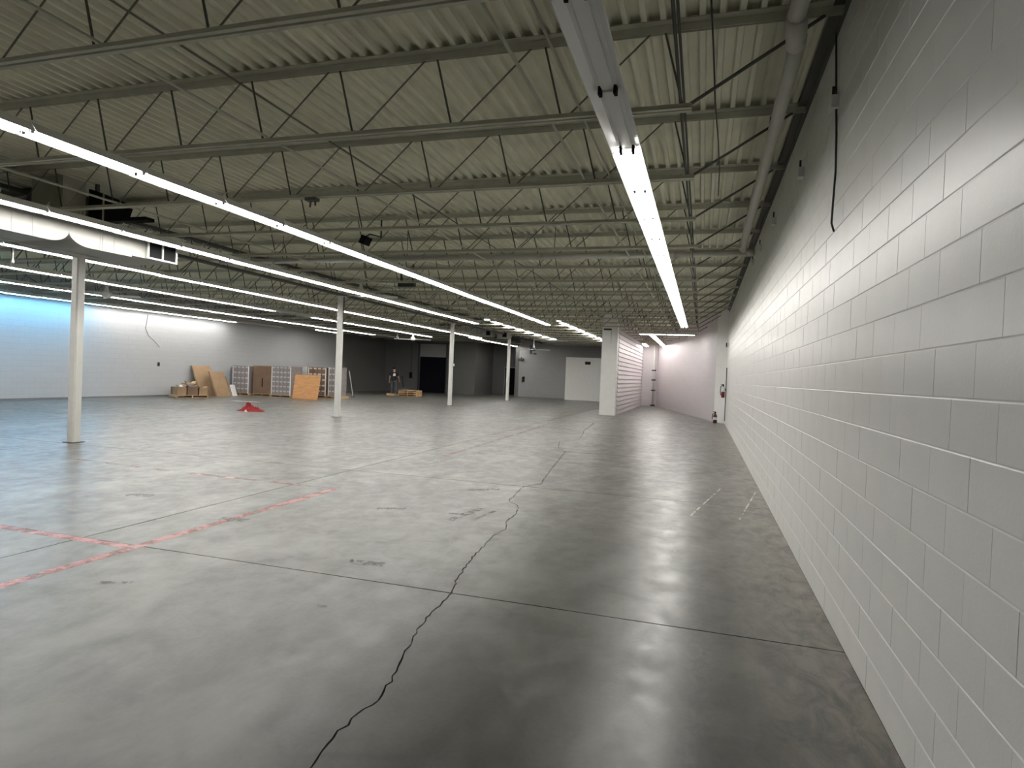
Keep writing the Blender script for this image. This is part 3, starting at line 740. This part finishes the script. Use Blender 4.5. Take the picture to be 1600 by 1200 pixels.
load(-20.45, 28.9, 'pale wrapped load seen above the plywood sheet, left one', 1.1, 1.6, 4, 5, 'pallet under the pale load behind the plywood, left one', body=LABELM)
load(-19.28, 28.9, 'brown carton load just right of the plywood sheet', 1.1, 1.58, 4, 5, 'pallet under the brown load right of the plywood', body=CARD2)
load(-18.31, 28.85, 'pale wrapped load with white edges touching the second post in view', .78, 1.62, 4, 5, 'pallet under the pale load next to the post', depth=.6)
o = thing('leaning_pole', 'thin grey pole leaning against the dark wall right of the loads', 'pole', (-18.75, 30.9, 0))
part('pole', MB().tube([(.15,0,0),(-.3,.25,1.45)], .03, 8), mat('pale_grey2', (.3,.3,.3), .5), o); part('foot', MB().box(.08,.22,-.05,.05,0,.04), DARK, o)
# cardboard heap at the left
HC, HU, HN = (-22.25, 22.95), (.447, .894), (-.894, .447)
def heap(a, b): return HC[0]+HU[0]*a+HN[0]*b, HC[1]+HU[1]*a+HN[1]*b
pallet(*HC, 0, 'pallet under the heap of flattened cardboard', 1.107, 1.35)
def carton(a, b, z, sx, sy, sz, rz, label, mtl=CARD, flaps=True):
    t = thing('cardboard_box', label, 'box', (*heap(a, b), z), 1.107+rz, 'cardboard boxes in the heap')
    part('body', MB().box(-sx/2, sx/2, -sy/2, sy/2, 0, sz), mtl, t)
    if flaps:
        part('flap', MB().bar((-sx/2+.05, -sy*.4, sz+.003), (-sx/2-.06, -sy*.4, sz+.09), .3*sy, .006), mtl, t)
        part('flap', MB().bar((sx/2-.04, 0, sz+.003), (sx/2+.05, 0, sz+.07), .7*sy, .006), mtl, t)
    return t
carton(-.43, -.15, .126, .38, .5, .36, .06, 'small cardboard box at the left end of the heap')
carton(.03, -.2, .126, .42, .5, .40, -.05, 'dark cardboard box at the front middle of the heap', CARD2)
carton(.47, -.18, .126, .36, .5, .32, .05, 'cardboard box at the front right of the heap')
carton(-.05, .30, .126, 1.1, .36, .34, 0, 'long low carton at the back of the heap', CARD2, False)
carton(.02, .1, .60, .5, .34, .06, .3, 'crumpled open carton lying on top of the heap', mat('light_cardboard', (.45,.32,.19), .8, var=.1))
def leaner(x, y, w, h, lean, rz, label, mtl, th=.05):
    t = thing('flattened_box', label, 'cardboard', (x, y, 0), rz, 'flattened boxes leaning by the left wall')
    part('sheet', MB().prism([(0,.0),(th,0),(lean+th,h),(lean,h)], 'x', -w/2, w/2), mtl, t)
    part('edge', MB().prism([(-.004,0),(0,0),(lean,h),(lean-.004,h)], 'x', -w/2, -w/2+.04), CARD2, t)
    return t
HPI = math.pi/2
leaner(-22.72, 24.75, 1.15, 1.45, .60, HPI, 'tall flattened box leaning on the left wall behind the heap', CARD)
leaner(-22.15, 25.05, .95, 1.18, .52, HPI, 'flattened box leaning in front of the taller one', CARD)
leaner(-22.75, 26.0, .5, .95, .40, HPI, 'small brown panel behind the leaning boxes', CARD2)
leaner(-22.35, 26.0, .40, .55, .20, HPI, 'small white board leaning at the right end of the cardboard heap', PAPER, .03)
o = thing('paper_scrap', 'crumpled white paper on the left box of the cardboard heap', 'paper', (*heap(-.42, -.2), .488))
part('scrap', MB().add([(-.08,-.05,0),(.07,-.06,.02),(.09,.05,.0),(-.06,.06,.01),(0,0,.09)], [(0,1,4),(1,2,4),(2,3,4),(3,0,4),(3,2,1,0)]), PAPER, o)
# red cloth on the floor
def blob(n, rx, ry, rz_, seed):
    rnd = random.Random(seed); mb = MB(); rings = 7; vs = [(0,0,rz_)]; fs = []
    for i in range(1, rings+1):
        t = i/rings
        for k in range(n):
            a = 2*math.pi*k/n; r = t*(1+rnd.uniform(-.16,.16))
            z = max(.004, rz_*(1-t)**.8*(1+rnd.uniform(-.55,.5))) if i < rings else .002
            vs.append((rx*r*math.cos(a), ry*r*math.sin(a), z))
    for k in range(n): fs.append((0, 1+k, 1+(k+1)%n))
    for i in range(rings-1):
        for k in range(n):
            a = 1+i*n; fs.append((a+k, a+n+k, a+n+(k+1)%n, a+(k+1)%n))
    return mb.add(vs, fs)
rc = thing('red_cloth', 'crumpled red cloth lying on the open floor', 'cloth', (-14.95, 18.1, 0))
part('fabric', blob(20, .27, .25, .26, 3), REDC, rc)
part('fold', blob(16, .3, .2, .13, 8), REDC, rc, loc=(.24, .1, 0))
part('fold', blob(14, .22, .15, .08, 11), REDC, rc, loc=(-.2, -.05, 0))
part('white_tag', blob(8, .06, .05, .06, 5), PAPER, rc, loc=(.1, -.27, 0))
for (x, y, s, lab) in ((-2.8, 4.73, .02, 'tiny white scrap on the near floor beside a dark stain'), (-4.6, 10.6, .07, 'white paper scrap on the floor in the middle distance')):
    o = tag(part('paper_scrap', blob(9, s, s*.8, s*.5, 4), PAPER, None), lab, 'paper'); o.location = (x, y, .001)
o = tag(part('paper_strip', MB().prism([(-.7,-.12),(.7,-.08),(.68,.12),(-.66,.1)], 'z', .001, .006), PAPER, None), 'flat white strip on the floor before the pallet loads', 'paper'); o.location = (-18.8, 22.6, 0)

# pallet stack with jack
for k in range(3): pallet(-17.55, 35.9, .126*k, '%s pallet from the floor in the stack beside the standing person' % ORD[k+1], .1, 1.2, 'stacked pallets by the person')
o = thing('pallet_jack', 'pallet jack with upright handle behind the pallet stack', 'pallet jack', (-18.45, 36.75, 0))
part('fork', MB().box(.15,1.2,-.26,-.10,.04,.09), REDM, o); part('fork', MB().box(.15,1.2,.10,.26,.04,.09), REDM, o)
part('body', MB().prism([(-.1,.04),(.18,.04),(.18,.35),(.05,.5),(-.1,.4)], 'y', -.2, .2), DARK, o)
part('handle', MB().tube([(0,0,.45),(-.12,0,1.1)], .025, 8).tube([(-.12,-.16,1.1),(-.13,-.16,1.22),(-.13,.16,1.22),(-.12,.16,1.1),(-.12,-.16,1.1)], .018, 8), BLACK, o)
part('wheel', MB().tube([(-.05,-.1,.09),(-.05,.1,.09)], .09, 12), BLACK, o)
o = thing('scrap_lumber', 'short brown lumber pieces on the floor at the person\'s feet', 'lumber', (-18.75, 35.75, 0))
part('piece', MB().box(-.35,.25,-.06,.06,0,.12), WOOD, o); part('piece', MB().bar((.3,-.3,.05),(.5,.35,.05), .1, .1), WOOD, o)

# ---------------- person (seen from behind)
def skin_obj(name, pts, edges, root, material, parent, sub=2):
    me = bpy.data.meshes.new(name); me.from_pydata([p[:3] for p in pts], edges, [])
    me.materials.append(material)
    o = link(name, me, parent)
    md = o.modifiers.new('skin', 'SKIN'); md.use_smooth_shade = True
    sv = me.skin_vertices[0].data
    for i, p in enumerate(pts):
        sv[i].radius = (p[3], p[4] if len(p) > 4 else p[3]); sv[i].use_root = (i == root)
    s2 = o.modifiers.new('subdivision', 'SUBSURF'); s2.levels = sub; s2.render_levels = sub
    return o
pe = thing('person', 'person in black t-shirt with white back print standing beside stacked pallets', 'person', (-18.95, 36.35, 0), .42)
P = []; Eg = []
def V(*a): P.append(a); return len(P)-1
def chain(*ids):
    for a, b in zip(ids, ids[1:]): Eg.append((a, b))
pelvis = V(0,0,.95,.12,.08); waist = V(0,.0,1.12,.10,.075); chest = V(0,.0,1.32,.12,.08); neckb = V(0,0,1.47,.06,.05)
neck = V(0,.01,1.52,.052,.052); chin = V(0,.03,1.58,.068,.075); skull = V(0,.015,1.67,.082,.095); crown = V(0,.01,1.735,.05,.06)
chain(pelvis, waist, chest, neckb, neck, chin, skull, crown)
for s in (-1, 1):
    hip = V(s*.095,0,.88,.095,.09); knee = V(s*.115,.015,.48,.06,.06); ank = V(s*.125,-.01,.09,.042,.045); toe = V(s*.145,.13,.04,.04,.03)
    chain(pelvis, hip, knee, ank, toe)
    sh = V(s*.19,0,1.42,.045,.045); el = V(s*.27,-.02 + (.04 if s > 0 else 0),1.15,.043,.043)
    wr_ = V(s*.29 if s < 0 else .33, .10 if s < 0 else .22, .93 if s < 0 else 1.0,.03,.028)
    hx, hy, hz = P[wr_][:3]
    palm = V(hx, hy+.03, hz-.07,.034,.018)
    chain(chest, sh, el, wr_, palm)
    for q, ln in ((-.024,.06),(-.008,.07),(.008,.066),(.024,.052)):
        a = V(hx+q, hy+.045, hz-.105,.009); b = V(hx+q, hy+.06, hz-.105-ln,.008); chain(palm, a, b)
    th = V(hx-s*.035, hy+.045, hz-.085,.010); th2 = V(hx-s*.042, hy+.06, hz-.125,.009); chain(palm, th, th2)
skin_obj('body', P, Eg, pelvis, SKIN, pe)
part('ear', blob(8, .012, .02, .03, 2), SKIN, pe, True, (-.088, .02, 1.645)); part('ear', blob(8, .012, .02, .03, 2), SKIN, pe, True, (.088, .02, 1.645))
part('nose', MB().tube([(0,.10,1.66),(0,.128,1.63)], [.008,.014], 6), SKIN, pe, True)
Ps = [(0,0,.82,.185,.14),(0,0,1.12,.165,.125),(0,0,1.32,.185,.13),(0,0,1.46,.10,.085),
      (-.19,0,1.41,.088,.08),(-.25,-.01,1.22,.080,.076),(.19,0,1.41,.088,.08),(.25,.01,1.22,.080,.076)]
sh_ = skin_obj('t_shirt', Ps, [(0,1),(1,2),(2,3),(2,4),(4,5),(2,6),(6,7)], 0, SHIRT, pe)
pr = MB()
for k in range(1):
    pr.prism([(-.055,1.22),(.095,1.22),(.105,1.34),(.06,1.40),(-.02,1.39),(-.06,1.32)], 'y', -.150, -.10)
part('back_print', pr, PAPER, sh_)
Pt = [(0,0,1.02,.165,.125),(-.10,0,.82,.122,.118),(-.12,.015,.48,.095,.095),(-.13,-.01,.06,.08,.085),(.10,0,.82,.122,.118),(.12,.015,.48,.095,.095),(.13,-.01,.06,.08,.085)]
skin_obj('trousers', Pt, [(0,1),(1,2),(2,3),(0,4),(4,5),(5,6)], 0, JEANS, pe)
for s in (-1, 1): part('shoe', MB().prism([(-.09,0),(.19,0),(.2,.04),(.1,.09),(-.07,.1)], 'x', s*.135-.05, s*.135+.05), DARK, pe)
part('cap', MB().tube([(0,.015,1.665),(0,.012,1.71),(0,.01,1.76),(0,.01,1.785)], [.105,.105,.078,.02], 14).prism([(-.08,1.675),(.08,1.675),(.06,1.69),(-.06,1.69)], 'y', .08, .2), BLACK, pe, True)
